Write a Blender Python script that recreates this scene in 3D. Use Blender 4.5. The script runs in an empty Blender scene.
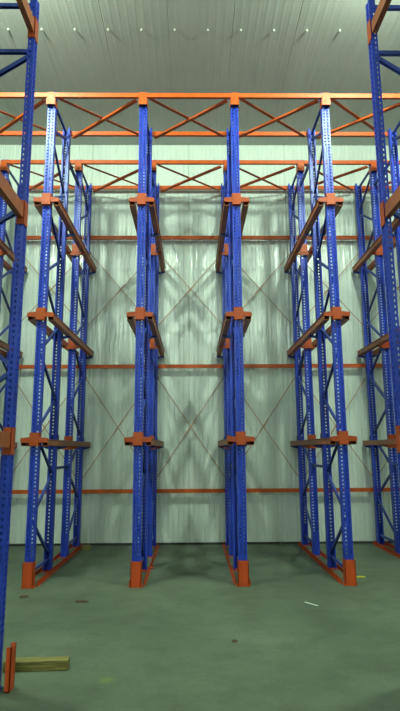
import bpy, bmesh, math, random
from mathutils import Matrix, Vector
random.seed(7)
scn = bpy.context.scene
COL = scn.collection

# ------------------------------------------------------------------ materials
def new_mat(name):
    m = bpy.data.materials.new(name); m.use_nodes = True
    nt = m.node_tree
    return m, nt, nt.nodes['Principled BSDF']

def coords(nt, scale=(1, 1, 1), kind='Object'):
    tc = nt.nodes.new('ShaderNodeTexCoord'); mp = nt.nodes.new('ShaderNodeMapping')
    mp.inputs['Scale'].default_value = scale
    nt.links.new(tc.outputs[kind], mp.inputs['Vector'])
    return mp.outputs['Vector']

def noise(nt, vec, scale, detail=4, rough=.55):
    n = nt.nodes.new('ShaderNodeTexNoise')
    n.inputs['Scale'].default_value = scale; n.inputs['Detail'].default_value = detail
    n.inputs['Roughness'].default_value = rough
    nt.links.new(vec, n.inputs['Vector'])
    return n.outputs['Fac']

def ramp(nt, fac, stops):
    r = nt.nodes.new('ShaderNodeValToRGB')
    el = r.color_ramp.elements
    while len(el) < len(stops): el.new(.5)
    for e, (p, c) in zip(el, stops):
        e.position = p; e.color = (c[0], c[1], c[2], 1)
    nt.links.new(fac, r.inputs['Fac'])
    return r.outputs['Color']

def mixc(nt, fac, a, b, mode='MIX'):
    m = nt.nodes.new('ShaderNodeMix'); m.data_type = 'RGBA'; m.blend_type = mode
    if isinstance(fac, float): m.inputs[0].default_value = fac
    else: nt.links.new(fac, m.inputs[0])
    nt.links.new(a, m.inputs[6]); nt.links.new(b, m.inputs[7])
    return m.outputs[2]

def bump(nt, bsdf, h, strength, dist):
    b = nt.nodes.new('ShaderNodeBump')
    b.inputs['Strength'].default_value = strength; b.inputs['Distance'].default_value = dist
    nt.links.new(h, b.inputs['Height']); nt.links.new(b.outputs['Normal'], bsdf.inputs['Normal'])

def paint(name, c, rough=.38, var=.25, metal=0.0):
    m, nt, b = new_mat(name)
    v = coords(nt, (1, 1, .35))
    f = noise(nt, v, 9, 5, .6)
    d = tuple(x*(1-var) for x in c); l = tuple(min(1, x*(1+var*.5)) for x in c)
    nt.links.new(ramp(nt, f, [(.3, d), (.6, c), (.85, l)]), b.inputs['Base Color'])
    f2 = noise(nt, v, 40, 3)
    mr = nt.nodes.new('ShaderNodeMapRange')
    mr.inputs['To Min'].default_value = rough-.1; mr.inputs['To Max'].default_value = rough+.15
    nt.links.new(f2, mr.inputs['Value']); nt.links.new(mr.outputs[0], b.inputs['Roughness'])
    b.inputs['Metallic'].default_value = metal
    b.inputs['Specular IOR Level'].default_value = .4
    return m

M = {}
M['blue'] = paint('blue_powder_coat', (.018, .050, .50))
M['navy'] = paint('navy_brace_paint', (.028, .060, .32), .45)
M['orange'] = paint('orange_powder_coat', (.58, .088, .006), .45, .2)
M['arm'] = paint('red_brown_orange_coat', (.42, .062, .010), .5, .25)
M['red'] = paint('red_orange_coat', (.58, .068, .008), .5, .25)
M['rail'] = paint('dusty_orange_rail', (.40, .105, .030), .42, .35)
M['rod'] = paint('rusty_rod', (.46, .24, .13), .6, .4)
M['black'] = paint('dark_seal', (.035, .04, .035), .7, .3)
M['debris'] = paint('brown_debris', (.10, .05, .03), .8, .4)
M['paper'] = paint('pale_scrap', (.75, .75, .68), .7, .1)
M['yellow'] = paint('yellow_scrap', (.62, .55, .06), .7, .2)
M['cap'] = paint('pale_cap', (.42, .43, .38), .6, .1)

# white insulated wall panel, semi gloss with slightly uneven skin
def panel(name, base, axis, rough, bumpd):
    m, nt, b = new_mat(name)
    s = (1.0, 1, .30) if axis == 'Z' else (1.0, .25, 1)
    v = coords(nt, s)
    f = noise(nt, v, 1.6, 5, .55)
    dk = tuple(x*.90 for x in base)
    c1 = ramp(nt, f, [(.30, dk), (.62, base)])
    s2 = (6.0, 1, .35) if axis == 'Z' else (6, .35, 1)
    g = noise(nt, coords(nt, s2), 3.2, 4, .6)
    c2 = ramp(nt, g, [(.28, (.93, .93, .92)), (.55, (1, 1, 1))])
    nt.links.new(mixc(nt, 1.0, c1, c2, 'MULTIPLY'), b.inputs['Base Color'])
    mr = nt.nodes.new('ShaderNodeMapRange')
    mr.inputs['To Min'].default_value = rough-.06; mr.inputs['To Max'].default_value = rough+.12
    nt.links.new(f, mr.inputs['Value']); nt.links.new(mr.outputs[0], b.inputs['Roughness'])
    b.inputs['Specular IOR Level'].default_value = .8 if axis == 'Z' else .5
    h = noise(nt, coords(nt, (9.0, 1, .8) if axis == 'Z' else (2.5, .6, 1)), 2.4, 3, .5)
    bump(nt, b, h, .6, bumpd)
    return m
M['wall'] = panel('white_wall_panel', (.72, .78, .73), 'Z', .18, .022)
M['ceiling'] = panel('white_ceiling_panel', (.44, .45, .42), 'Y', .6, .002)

# concrete floor
m, nt, b = new_mat('worn_concrete')
v = coords(nt)
f1 = noise(nt, v, .55, 6, .6); f2 = noise(nt, v, 2.6, 7, .65); f3 = noise(nt, v, 26, 4, .7)
c1 = ramp(nt, f1, [(.30, (.085, .112, .074)), (.52, (.122, .154, .105)), (.72, (.180, .216, .156))])
c2 = ramp(nt, f2, [(.30, (.72, .72, .70)), (.55, (1, 1, 1)), (.80, (1.0, 1.0, .97))])
c3 = ramp(nt, f3, [(.35, (.88, .88, .86)), (.6, (1, 1, 1))])
base = mixc(nt, 1.0, mixc(nt, 1.0, c1, c2, 'MULTIPLY'), c3, 'MULTIPLY')
vd = nt.nodes.new('ShaderNodeVectorMath'); vd.operation = 'DISTANCE'; nt.links.new(v, vd.inputs[0]); vd.inputs[1].default_value = (-.657, 4.283, 0)
ad = nt.nodes.new('ShaderNodeMath'); ad.operation = 'MULTIPLY_ADD'; nt.links.new(f2, ad.inputs[0]); ad.inputs[1].default_value = .22; nt.links.new(vd.outputs['Value'], ad.inputs[2])
sf = ramp(nt, ad.outputs[0], [(.13, (.35, .35, .35)), (.19, (0, 0, 0))])
yc = nt.nodes.new('ShaderNodeRGB'); yc.outputs[0].default_value = (.22, .30, .03, 1)   # old yellow paint spot
nt.links.new(mixc(nt, sf, base, yc.outputs[0]), b.inputs['Base Color'])
b.inputs['Roughness'].default_value = .55
b.inputs['Specular IOR Level'].default_value = .3
bump(nt, b, f3, .25, .004)
M['floor'] = m

# timber
m, nt, b = new_mat('yellowed_timber')
v = coords(nt, (.6, 6, 6))
f = noise(nt, v, 7, 6, .65)
nt.links.new(ramp(nt, f, [(.3, (.07, .050, .018)), (.5, (.20, .165, .045)), (.7, (.32, .27, .07))]), b.inputs['Base Color'])
b.inputs['Roughness'].default_value = .75
bump(nt, b, f, .3, .003)
M['timber'] = m

# ------------------------------------------------------------------ mesh helpers
class MB:
    def __init__(s): s.bm = bmesh.new()
    def box(s, a, b_):
        x0, y0, z0 = (min(a[i], b_[i]) for i in range(3)); x1, y1, z1 = (max(a[i], b_[i]) for i in range(3))
        v = [s.bm.verts.new(p) for p in ((x0,y0,z0),(x1,y0,z0),(x1,y1,z0),(x0,y1,z0),(x0,y0,z1),(x1,y0,z1),(x1,y1,z1),(x0,y1,z1))]
        for q in ((0,3,2,1),(4,5,6,7),(0,1,5,4),(1,2,6,5),(2,3,7,6),(3,0,4,7)): s.bm.faces.new([v[i] for i in q])
        return s
    def prism(s, pts, p0, p1, up=(0, 0, 1)):
        """extrude closed 2D profile pts (side, up) from p0 to p1"""
        p0, p1 = Vector(p0), Vector(p1); d = (p1-p0).normalized(); up = Vector(up)
        side = d.cross(up).normalized(); u = side.cross(d).normalized()
        r = [[s.bm.verts.new(p + side*a + u*b_) for a, b_ in pts] for p in (p0, p1)]
        n = len(pts)
        for i in range(n):
            s.bm.faces.new((r[0][i], r[0][(i+1) % n], r[1][(i+1) % n], r[1][i]))
        s.bm.faces.new(r[0][::-1]); s.bm.faces.new(r[1])
        return s
    def bar(s, p0, p1, w, h, up=(0, 0, 1)):
        return s.prism([(-w/2,-h/2),(w/2,-h/2),(w/2,h/2),(-w/2,h/2)], p0, p1, up)
    def chan(s, p0, p1, w, h, t, up=(0, 0, 1)):
        """C channel open towards +side"""
        return s.prism([(-w/2,-h/2),(w/2,-h/2),(w/2,-h/2+t),(-w/2+t,-h/2+t),(-w/2+t,h/2-t),(w/2,h/2-t),(w/2,h/2),(-w/2,h/2)], p0, p1, up)
    def tube(s, p0, p1, r, n=10):
        up = (0, 0, 1) if abs((Vector(p1)-Vector(p0)).normalized().z) < .9 else (1, 0, 0)
        return s.prism([(r*math.cos(2*math.pi*i/n), r*math.sin(2*math.pi*i/n)) for i in range(n)], p0, p1, up)
    def mesh(s, name, mat, bevel=0):
        bmesh.ops.recalc_face_normals(s.bm, faces=s.bm.faces)
        if bevel:
            bmesh.ops.bevel(s.bm, geom=list(s.bm.edges), offset=bevel, segments=1, affect='EDGES', clamp_overlap=True)
        me = bpy.data.meshes.new(name); s.bm.to_mesh(me); s.bm.free()
        me.materials.append(mat)
        return me

def link(name, me, parent=None, loc=(0, 0, 0), rz=0):
    o = bpy.data.objects.new(name, me); COL.objects.link(o)
    if parent: o.parent = parent
    o.location = loc; o.rotation_euler = (0, 0, rz)
    return o
def tag(o, label, cat, group=None):
    o['label'] = label; o['category'] = cat; o['kind'] = 'thing'
    if group: o['group'] = group
    return o
def empty(name, loc, label, cat, group=None):
    o = bpy.data.objects.new(name, None); COL.objects.link(o); o.location = loc
    o.empty_display_size = .1
    return tag(o, label, cat, group)
def structure(name, me, loc=(0, 0, 0)):
    o = link(name, me, None, loc); o['kind'] = 'structure'; return o

def post_mesh(name, w, d, H, t=.003, lip=.022):
    """perforated cold-rolled upright; web at y=-d/2 looking to -Y, open to +Y"""
    bm = bmesh.new()
    hw, hd = w/2, d/2
    hole = .010 if w > .095 else .008
    cx = w*.26
    P = [(-hw+lip, hd), (-hw, hd), (-hw, hd*.15+hole), (-hw, hd*.15-hole), (-hw, -hd),
         (-cx-hole, -hd), (-cx+hole, -hd), (-cx*.45, -hd+.008), (cx*.45, -hd+.008), (cx-hole, -hd), (cx+hole, -hd),
         (hw, -hd), (hw, hd*.15-hole), (hw, hd*.15+hole), (hw, hd), (hw-lip, hd)]
    holes = {2: 'A', 5: 'A', 9: 'A', 12: 'A'}
    zs = [0]; pitch = .05; k = 0
    while pitch*(k+1) < H-.01:
        zs += [k*pitch+.018, k*pitch+.040]; k += 1
    zs.append(H)
    rows = [[bm.verts.new((x, y, z)) for x, y in P] for z in zs]
    for r in range(len(zs)-1):
        open_row = (r % 2 == 1)
        for c in range(len(P)-1):
            if open_row and c in holes and .35 < zs[r] < H-.08: continue
            bm.faces.new((rows[r][c], rows[r][c+1], rows[r+1][c+1], rows[r+1][c]))
    bmesh.ops.recalc_face_normals(bm, faces=bm.faces)
    me = bpy.data.meshes.new(name+'_shell'); bm.to_mesh(me); bm.free()
    me.materials.append(M['blue'])
    tmp = bpy.data.objects.new('tmp', me); COL.objects.link(tmp)
    mod = tmp.modifiers.new('s', 'SOLIDIFY'); mod.thickness = t; mod.offset = 0
    dg = bpy.context.evaluated_depsgraph_get()
    out = bpy.data.meshes.new_from_object(tmp.evaluated_get(dg)); out.name = name
    bpy.data.objects.remove(tmp, do_unlink=True); bpy.data.meshes.remove(me)
    return out

# ------------------------------------------------------------------ dimensions
S = 1.353; X0 = -2.087
def LX(l): return X0 + S*l
ROW = [7.0, 7.87, 8.84, 9.70]
H = 6.93
PW, PD = .110, .090
WALL = 9.90; CEIL = 7.93
LEVELS = [1.84, 3.532, 5.215]
RAIL_END = 9.81

# ------------------------------------------------------------------ room shell
RX0, RX1, RY0 = -9.0, 9.0, -11.0
structure('floor', MB().box((RX0-.2, RY0-.2, -.2), (RX1+.2, WALL+.2, 0)).mesh('floor', M['floor']))

def ribbed(name, mat, x0, x1, length, pitch, depth, joint=1.0):
    """a ribbed skin in local X (across) and Y (length); ribs stand out in +Z"""
    bm = bmesh.new(); prof = [(x0, 0)]
    x = x0; k = 0
    while x < x1-1e-6:
        d = depth
        prof += [(x+pitch*.12, 0), (x+pitch*.22, -d), (x+pitch*.80, -d), (x+pitch*.90, 0)]
        x += pitch; k += 1
        if k % round(joint/pitch) == 0: prof += [(x-.006, -depth*3), (x, -depth*3)]
    prof.append((x, 0))
    prof += [(x, -.15), (x0, -.15)]
    a = [bm.verts.new((p[0], 0, p[1])) for p in prof]; b_ = [bm.verts.new((p[0], length, p[1])) for p in prof]
    n = len(prof)
    for i in range(n): bm.faces.new((a[i], a[(i+1) % n], b_[(i+1) % n], b_[i]))
    bm.faces.new(a[::-1]); bm.faces.new(b_)
    bmesh.ops.recalc_face_normals(bm, faces=bm.faces)
    return bm
bm = ribbed('w', None, RX0, RX1, CEIL+.1, .09, .006, .99)
bm.transform(Matrix.Translation((0, WALL, 0)) @ Matrix(((1,0,0,0),(0,0,-1,0),(0,1,0,0),(0,0,0,1))))
bmesh.ops.recalc_face_normals(bm, faces=bm.faces)
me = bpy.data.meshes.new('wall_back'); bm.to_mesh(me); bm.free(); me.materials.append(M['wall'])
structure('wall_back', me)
bm = ribbed('c', None, RX0, RX1, WALL-RY0, .12, .0015, .96)
bm.transform(Matrix.Translation((0, RY0, CEIL)) @ Matrix(((1,0,0,0),(0,1,0,0),(0,0,-1,0),(0,0,0,1))))
bmesh.ops.recalc_face_normals(bm, faces=bm.faces)
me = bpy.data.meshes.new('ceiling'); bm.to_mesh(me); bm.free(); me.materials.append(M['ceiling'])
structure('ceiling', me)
structure('wall_left', MB().box((RX0-.2, RY0, 0), (RX0, WALL+.2, CEIL)).mesh('wall_left', M['wall']))
structure('wall_right', MB().box((RX1, RY0, 0), (RX1+.2, WALL+.2, CEIL)).mesh('wall_right', M['wall']))
structure('wall_front', MB().box((RX0-.2, RY0-.2, 0), (RX1+.2, RY0, CEIL)).mesh('wall_front', M['wall']))
structure('baseboard_back', MB().box((RX0, WALL-.018, 0), (RX1, WALL+.005, .035)).mesh('baseboard_back', M['black']))

# ------------------------------------------------------------------ shared meshes
POST = post_mesh('post', PW, PD, H)
def arm_mesh(front, mat):
    m = MB()
    m.box((-.066, -.012, -.09), (.066, 0, .085))                      # face plate
    m.box((-.066, -.012, -.09), (-.060, .045, .085)); m.box((.060, -.012, -.09), (.066, .045, .085))
    if front:   # end arm: closes the ends of the rails
        m.box((-.060, -.048, -.085), (.060, -.012, .082))
        prof = [(-.178, -.042), (-.178, .014), (-.07, .026), (.07, .026), (.178, .014), (.178, -.042), (.07, -.046), (-.07, -.046)]
    else:       # carrying arm: the rails lie on it
        prof = [(-.178, -.105), (-.178, -.090), (.178, -.090), (.178, -.105), (.07, -.135), (-.07, -.135)]
    a = [m.bm.verts.new((x, -.040, z)) for x, z in prof]; b_ = [m.bm.verts.new((x, -.012, z)) for x, z in prof]
    n = len(prof)
    for i in range(n): m.bm.faces.new((a[i], a[(i+1) % n], b_[(i+1) % n], b_[i]))
    m.bm.faces.new(a[::-1]); m.bm.faces.new(b_)
    for sx in (-.03, .03):
        for sz in (-.066, .062):
            m.tube((sx, -.020, sz), (sx, -.012, sz), .009, 6)
    return m.mesh('support_arm', mat)
ARM, ARM_MID, ARM_REAR = arm_mesh(True, M['arm']), arm_mesh(False, M['arm']), arm_mesh(False, M['navy'])
PLATE = MB().box((-.085, -.07, 0), (.085, .07, .010)).mesh('base_plate', M['red'])
g = MB(); g.box((-.068, -.075, .0), (.068, -.067, .30)); g.box((-.068, -.075, 0), (-.060, .03, .30)); g.box((.060, -.075, 0), (.068, .03, .30))
g.tube((-.03, -.080, .06), (-.03, -.075, .06), .010, 6); g.tube((.03, -.080, .06), (.03, -.075, .06), .010, 6)
GUARD = g.mesh('foot_guard', M['red'])
g = MB(); g.box((-.056, -.112, H-.235), (.056, -.106, H-.04)); g.box((-.064, -.106, H-.235), (-.056, .02, H-.135)); g.box((.056, -.106, H-.235), (.064, .02, H-.135))
CAPPLATE = g.mesh('beam_connector', M['orange'])

def brace_mesh(x0, za, x1, zb, y=True):
    m = MB()
    m.chan((0, x0, za), (0, x1, zb), .036, .030, .004, (1, 0, 0))
    return m
# frame zigzags: node heights on the front member and on the rear member
def zig(w, flip):
    hi = [.82, 1.92, 3.02, 4.12, 5.22, 6.32]
    lo = [.24, 1.37, 2.47, 3.57, 4.67, 5.77]
    seg = []
    for i in range(6):
        seg.append((hi[i]-.03, lo[i]))
        if i < 5: seg.append((hi[i]+.05, lo[i+1]-.04))
    seg.append((hi[5]+.05, 6.74))
    a, b_ = PD/2-.02, w-PD/2+.02
    out = []
    for h_, l_ in seg:
        out.append(((a, h_), (b_, l_)) if not flip else ((a, l_), (b_, h_)))
    out.append(((a, .17), (b_, .17))); out.append(((a, 6.84), (b_, 6.84)))
    return out
FR = {}
for kind, w in (('front', ROW[1]-ROW[0]), ('rear', ROW[3]-ROW[2])):
    FR[kind] = [brace_mesh(p[0], p[1], q[0], q[1]).mesh('brace', M['navy']) for p, q in zig(w, kind == 'rear')]

LINE = {-1: 'rack line cut by the left edge', 0: 'rack line left of the centre pair', 1: 'left post line of the centre pair',
        2: 'right post line of the centre pair', 3: 'rack line right of the centre pair', 4: 'rack line at the right edge', 5: 'rack line beyond the right edge'}

def far_frame(kind, l, name='upright_frame'):
    y0, y1 = (ROW[0], ROW[1]) if kind == 'front' else (ROW[2], ROW[3])
    lab = ('blue upright frame standing in front, ' if kind == 'front' else 'blue upright frame against the wall, ') + LINE[l]
    r = empty('upright_frame', (LX(l), y0, 0), lab, 'rack frame', 'upright frames of the far rack')
    w = y1-y0
    link('post', POST, r, (0, 0, .01)); link('post', POST, r, (0, w, .01), math.pi)
    for bmsh in FR[kind]: link('brace', bmsh, r)
    link('base_plate', PLATE, r, (0, 0, 0)); link('base_plate', PLATE, r, (0, w, 0))
    if kind == 'front': link('foot_guard', GUARD, r, (0, 0, .01))
    link('beam_connector', CAPPLATE, r)
    for z in LEVELS:
        link('support_arm', ARM if kind == 'front' else ARM_MID, r, (0, -PD/2-.003, z))
        link('support_arm', ARM_REAR, r, (0, w+PD/2+.003, z), math.pi)
    return r
for l in range(-1, 5): far_frame('front', l)
for l in range(-1, 6): far_frame('rear', l)

# ------------------------------------------------------------------ rails carried on the arms
LV = ['lowest level, near eye height', 'middle level', 'top level']
y0r, y1r = ROW[0]-.058, RAIL_END
def rail_mesh(side):
    # section: upright web with a flat lower shelf and a rolled lip on the lane side
    m = MB(); s = side
    L = y1r-y0r
    def sec(x0, x1, z0, z1): m.box((s*x0, 0, z0), (s*x1, L, z1))
    sec(.100, .106, -.088, 0); sec(.100, .176, -.088, -.081); sec(.170, .176, -.088, 0); sec(.160, .190, -.006, 0)
    sec(.104, .172, -.014, -.008)
    return m.mesh('pallet_rail', M['rail'])
RM = {s: rail_mesh(s) for s in (-1, 1)}
for l in range(-1, 6):
    for k, z in enumerate(LEVELS):
        for s in (-1, 1):
            if l == 5: continue
            o = link('pallet_rail', RM[s], None, (LX(l), y0r, z-.001))
            tag(o, 'orange pallet rail, %s side, %s, %s' % ('left' if s < 0 else 'right', LV[k].split(',')[0], LINE[l]), 'rail', 'pallet rails of the far rack')

# floor guide rails, two angles per line
def guide_mesh(s):
    m = MB(); L = 9.80-(ROW[0]+.04)
    m.box((s*.090, 0, 0), (s*.096, L, .060)); m.box((s*.096, 0, 0), (s*.112, L, .005))
    return m.mesh('floor_guide', M['red'])
GM = {s: guide_mesh(s) for s in (-1, 1)}
for l in range(-1, 5):
    for s in (-1, 1):
        o = link('floor_guide_rail', GM[s], None, (LX(l), ROW[0]+.04, 0))
        tag(o, 'low orange floor guide %s of the feet, %s' % ('left' if s < 0 else 'right', LINE[l]), 'guide rail', 'floor guide rails')

# blue spacers between front and rear frames
sp = MB().chan((0, ROW[1]+PD/2+.004, 0), (0, ROW[2]-PD/2-.004, 0), .04, .04, .004).box((-.03, ROW[1]+PD/2+.001, -.05), (.03, ROW[1]+PD/2+.005, .05)).box((-.03, ROW[2]-PD/2-.005, -.05), (.03, ROW[2]-PD/2-.001, .05)).mesh('frame_spacer', M['navy'])
for l in range(-1, 5):
    for z, w in ((1.43, 'low'), (6.45, 'high')):
        o = link('frame_spacer', sp, None, (LX(l), 0, z))
        tag(o, 'short %s blue spacer joining front and rear frames, %s' % (w, LINE[l]), 'spacer bar', 'spacers between frames')

# ------------------------------------------------------------------ tie beams
BAY = {-1: 'left edge bay', 0: 'bay left of the middle', 1: 'middle bay', 2: 'bay right of the middle', 3: 'bay second from the right edge', 4: 'right edge bay'}
bmh = MB().chan((S-.003, 0, 0), (.003, 0, 0), .045, .068, .005)
bmh.box((.003, -.0225, -.034), (.010, .0225, .034)); bmh.box((S-.010, -.0225, -.034), (S-.003, .0225, .034))
BEAM = bmh.mesh('tie_beam', M['orange'])
def tie(l, y, z, lab, group):
    o = link('tie_beam', BEAM, None, (LX(l), y, z)); tag(o, lab, 'tie beam', group)
zt = H-.045
for l in range(-1, 4):
    tie(l, ROW[0]-.083, zt-.035, 'front top orange tie beam under the ceiling, '+BAY[l], 'top tie beams')
    tie(l, ROW[1]+.071, zt+.015, 'second top orange tie beam behind the front one, '+BAY[l], 'top tie beams')
for l in range(-1, 5):
    tie(l, ROW[2]-.083, zt-.02, 'third top orange tie beam seen against pale wall, '+BAY[l], 'top tie beams')
    tie(l, ROW[3]+.071, zt+.02, 'rearmost top orange tie beam near the wall, '+BAY[l], 'top tie beams')
    for z, w in ((5.833, 'upper'), (3.249, 'middle'), (.954, 'lowest')):
        tie(l, ROW[3]+.0675, z, w+' orange tie beam along the back wall, '+BAY[l], 'back wall tie beams')

# horizontal X strips in the top lattice
for rows, w, rng in (((0, 1), 'front', range(-1, 4)), ((2, 3), 'rear', range(-1, 5))):
    ya, yb = ROW[rows[0]]-.04, ROW[rows[1]]+.04
    def strips(dz, flip):
        x0, x1 = (.10, S-.10) if not flip else (S-.10, .10)
        return MB().prism([(-.026, -.003), (.026, -.003), (.026, .003), (-.020, .003), (-.020, .028), (-.026, .028)], (x0, ya, dz), (x1, yb, dz)).mesh('strip', M['orange'])
    sa, sb = strips(-.05, False), strips(-.085, True)
    for l in rng:
        r = empty('top_cross_brace', (LX(l), 0, zt), '%s top X brace of two orange strips, %s' % (w, BAY[l]), 'cross brace', 'horizontal cross braces at the top')
        link('strip', sa, r); link('strip', sb, r)

# thin X rods in the plane of the rear posts
def rods(z0, z1):
    y = ROW[3]+.060
    a = MB().tube((.06, y, z1), (S-.06, y, z0), .0075, 8); a.box((.05, y-.012, z1-.03), (.08, y-.004, z1+.03)); 
    b_ = MB().tube((.06, y+.016, z0), (S-.06, y+.016, z1), .0075, 8)
    tb = MB().tube((S/2-.09, y+.016, (z0+z1)/2-.09*(z1-z0)/(S-.12)), (S/2+.09, y+.016, (z0+z1)/2+.09*(z1-z0)/(S-.12)), .012, 8)
    return a.mesh('rod', M['rod']), b_.mesh('rod', M['rod']), tb.mesh('turnbuckle', M['rod'])
for (z0, z1, w) in ((1.20, 3.02, 'lower'), (4.05, 5.50, 'upper')):
    ra, rb, tb = rods(z0, z1)
    for l in range(-1, 5):
        r = empty('rod_cross_brace', (LX(l), 0, 0), '%s thin rusty X rods before the back wall, %s' % (w, BAY[l]), 'cross brace', 'rod cross braces at the back wall')
        link('rod', ra, r); link('rod', rb, r)
        link('turnbuckle', tb, r)

# ------------------------------------------------------------------ near racks either side of the aisle
NH = 5.74
NPOST = post_mesh('near_post', .085, .055, NH, lip=.018)
NY = 4.135; NY2 = NY-2.5
NLEV = [1.775, 3.66, 5.43]
W = .95
def near_brace(x0, za, x1, zb):
    return MB().chan((x0, 0, za), (x1, 0, zb), .034, .034, .004, (0, 1, 0)).mesh('brace', M['navy'])
def near_rack(s, X, side):
    """s=+1: rack stretches to +X"""
    nodes_in = [5.20, 3.74, 2.34, .94]; nodes_out = [4.52, 3.05, 1.65, .26]
    bl = []
    a, b_ = s*.02, s*(W-.02)
    bl.append((a, 5.69, b_, 5.69)); bl.append((a, 5.215, b_, 5.215)); bl.append((a, .16, b_, .16))
    for i in range(4):
        bl.append((a, nodes_in[i]-.03, b_, nodes_out[i]+.02))
        if i < 3: bl.append((b_, nodes_out[i]-.03, a, nodes_in[i+1]+.03))
    meshes = [near_brace(*q) for q in bl]
    g = MB()
    g.box((-s*.122, -.052, 0), (-s*.115, .052, .30)); g.box((-s*.122, -.052, 0), (-s*.085, -.045, .30)); g.box((-s*.122, .045, 0), (-s*.085, .052, .30))
    g.box((-s*.085, -.052, 0), (-s*.115, .052, .008))
    gm = g.mesh('post_protector', M['red'])
    pl = MB().box((-.045, -.044, 0), (.045, .044, .008)).mesh('base_plate', M['navy'])
    for j, y in enumerate((NY, NY2)):
        r = empty('end_frame' if j == 0 else 'inner_frame', (X, y, 0),
                  ('tall blue near upright frame at the %s edge, closest to the far rack' if j == 0 else 'blue near upright frame on the %s, level with the camera') % side, 'rack frame')
        link('post', NPOST, r, (0, 0, .008), s*(-math.pi/2)); link('post', NPOST, r, (s*W, 0, .008), s*(math.pi/2))
        for me in meshes: link('brace', me, r)
        link('base_plate', pl, r); link('base_plate', pl, r, (s*W, 0, 0))
        if j == 0 and s < 0:
            o = link('post_protector', gm, None, (X, y, 0))
            tag(o, 'red steel post protector on the floor at the %s near frame' % side, 'post protector')
    # step beams along Y on both post lines
    L = NY-NY2
    for xo, which in ((0, 'aisle side'), (s*W, 'outer side')):
        for k, z in enumerate(NLEV):
            r = empty('step_beam', (X+xo, NY, z), 'orange %s beam on the %s near rack, %s' % (which, side, ['lowest level', 'middle level', 'top level'][k]), 'beam', 'beams of the near racks')
            fx = -s if xo == 0 else s
            m = MB(); m.box((-.024, -.058, -.055), (.024, -L+.058, .055))
            m.box((fx*.010, -.058, .055), (fx*.024, -L+.058, .062))
            link('beam', m.mesh('beam', M['rail']), r)
            for yy, sg in ((0, -1), (-L, 1)):
                e = MB(); e.box((-.030, yy+sg*.046, -.11), (.034*fx, yy+sg*.058, .10))
                e.box((fx*.029, yy+sg*.058, -.11), (fx*.035, yy-sg*.030, .10))
                link('end_plate', e.mesh('end_plate', M['arm']), r)
near_rack(-1, -1.440, 'left'); near_rack(1, 1.638, 'right')

# ------------------------------------------------------------------ small things on the floor
pk = MB().box((-.25, -.045, 0), (.25, .045, .075)).mesh('timber_plank', M['timber'], .005)
o = link('timber_block', pk, None, (-1.245, 4.49, 0), math.radians(3)); tag(o, 'short yellowed timber block lying on the floor behind the red protector', 'timber')
bk = MB().box((-.10, -.07, 0), (.06, .07, .07)).mesh('wood_offcut', M['timber'], .005)
o = link('wood_offcut', bk, None, (-1.86, 9.50, 0), .3); tag(o, 'small yellowish wood offcut by the back wall beside the left feet', 'timber')

def pebble(name, mat, r, sx, sy, sz, loc, rz, label, cat):
    bm = bmesh.new(); bmesh.ops.create_icosphere(bm, subdivisions=2, radius=r)
    for v in bm.verts:
        v.co *= 1+random.uniform(-.18, .18)
        v.co.x *= sx; v.co.y *= sy; v.co.z = max(v.co.z, -.5*r)*sz
    mz = min(v.co.z for v in bm.verts)
    for v in bm.verts: v.co.z -= mz
    me = bpy.data.meshes.new(name); bm.to_mesh(me); bm.free(); me.materials.append(mat)
    tag(link(name, me, None, loc, rz), label, cat)
pebble('debris_lump', M['debris'], .05, 1.2, .7, .25, (-2.003, 6.554, 0), .1, 'small flat brown scrap in front of the left orange foot', 'debris')
pebble('debris_lump', M['debris'], .04, 2.0, .6, .3, (-1.275, 6.33, 0), .0, 'thin brown sliver of debris between the two left feet', 'debris')
pebble('debris_lump', M['red'], .04, 1.4, .8, .4, (-.63, 8.0, 0), .3, 'reddish scrap on the floor behind the left centre post', 'debris')
pebble('debris_lump', M['debris'], .03, 1.0, .8, .3, (.36, 5.05, 0), .3, 'tiny brown speck alone on open floor right of centre', 'debris')
pebble('yellow_scrap', M['yellow'], .04, 2.0, .7, .3, (2.22, 7.36, 0), -.1, 'small yellow scrap beside the right orange foot', 'scrap')
o = link('paper_strip', MB().box((-.09, -.012, 0), (.09, .012, .004)).mesh('paper_strip', M['paper'], .001), None, (1.30, 6.17, 0), -.9)
tag(o, 'thin white strip lying on the open floor right of centre', 'scrap')

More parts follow.
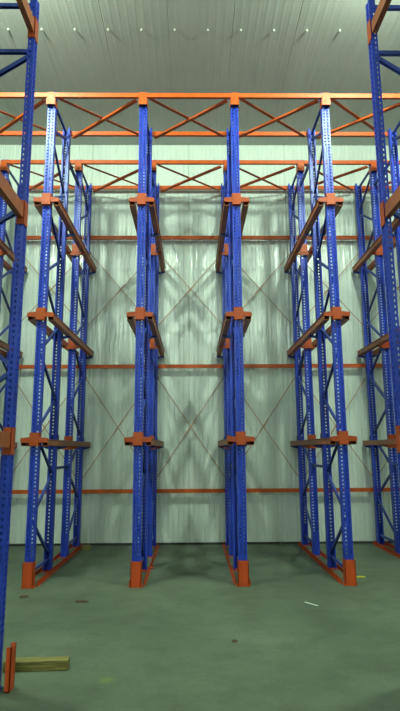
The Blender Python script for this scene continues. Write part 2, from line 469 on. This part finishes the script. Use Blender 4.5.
# row of ceiling fixing caps
bm = bmesh.new(); bmesh.ops.create_uvsphere(bm, u_segments=12, v_segments=8, radius=.018)
for v in bm.verts: v.co.z *= .7
me = bpy.data.meshes.new('cap'); bm.to_mesh(me); bm.free(); me.materials.append(M['cap'])
st = MB().tube((0, 0, -.012), (0, 0, .022), .012, 8).mesh('stem', M['cap'])
for k in range(-5, 7):
    o = empty('ceiling_cap', (-.02+.4995*(k-.5), 6.86, CEIL-.020), 'small pale fixing cap in the row across the ceiling', 'fixing cap', 'row of ceiling fixing caps')
    link('knob', me, o); link('stem', st, o)

# ------------------------------------------------------------------ lights: high-bay lamps hung under the ceiling
def lamp(x, y, z, power, r=.15, col=(.78, 1.0, .78)):
    ld = bpy.data.lights.new('ceiling_lamp_light', 'POINT'); ld.energy = power; ld.color = col
    ld.shadow_soft_size = r
    o = bpy.data.objects.new('ceiling_lamp_light', ld); COL.objects.link(o); o.location = (x, y, z)
    return o
lamp(-2.7, 4.8, 7.62, 700); lamp(2.7, 4.8, 7.62, 700)
lamp(0, -5.5, 7.5, 720, .22); lamp(-3.6, -6.5, 7.5, 270, .22); lamp(3.8, -6.5, 7.5, 270, .22)
w = bpy.data.worlds.new('World'); scn.world = w; w.use_nodes = True
w.node_tree.nodes['Background'].inputs[0].default_value = (.5, .65, .5, 1)
w.node_tree.nodes['Background'].inputs[1].default_value = .02

# ------------------------------------------------------------------ camera
f, pt, yw, rl = 520.88, .1779, .0125, .0054
def ray(u, v, n):
    uu = u*math.cos(rl)+v*math.sin(rl); vv = -u*math.sin(rl)+v*math.cos(rl)
    d = (uu, n*math.cos(pt)-vv*math.sin(pt), n*math.sin(pt)+vv*math.cos(pt))
    return Vector((d[0]*math.cos(yw)+d[1]*math.sin(yw), -d[0]*math.sin(yw)+d[1]*math.cos(yw), d[2]))
R, U, F = ray(1, 0, 0), ray(0, 1, 0), ray(0, 0, 1)
cd = bpy.data.cameras.new('camera'); cam = bpy.data.objects.new('camera', cd); COL.objects.link(cam)
mw = Matrix((R, U, -F)).transposed().to_4x4(); mw.translation = (0, 0, 1.7)
cam.matrix_world = mw
cd.sensor_fit = 'VERTICAL'; cd.sensor_height = 24; cd.lens = 24*f/711; cd.clip_end = 60; cd.clip_start = .05
scn.camera = cam
vs = scn.view_settings
vs.view_transform = 'Standard'; vs.look = 'None'; vs.gamma = 1; vs.use_curve_mapping = False; vs.exposure = 0.0
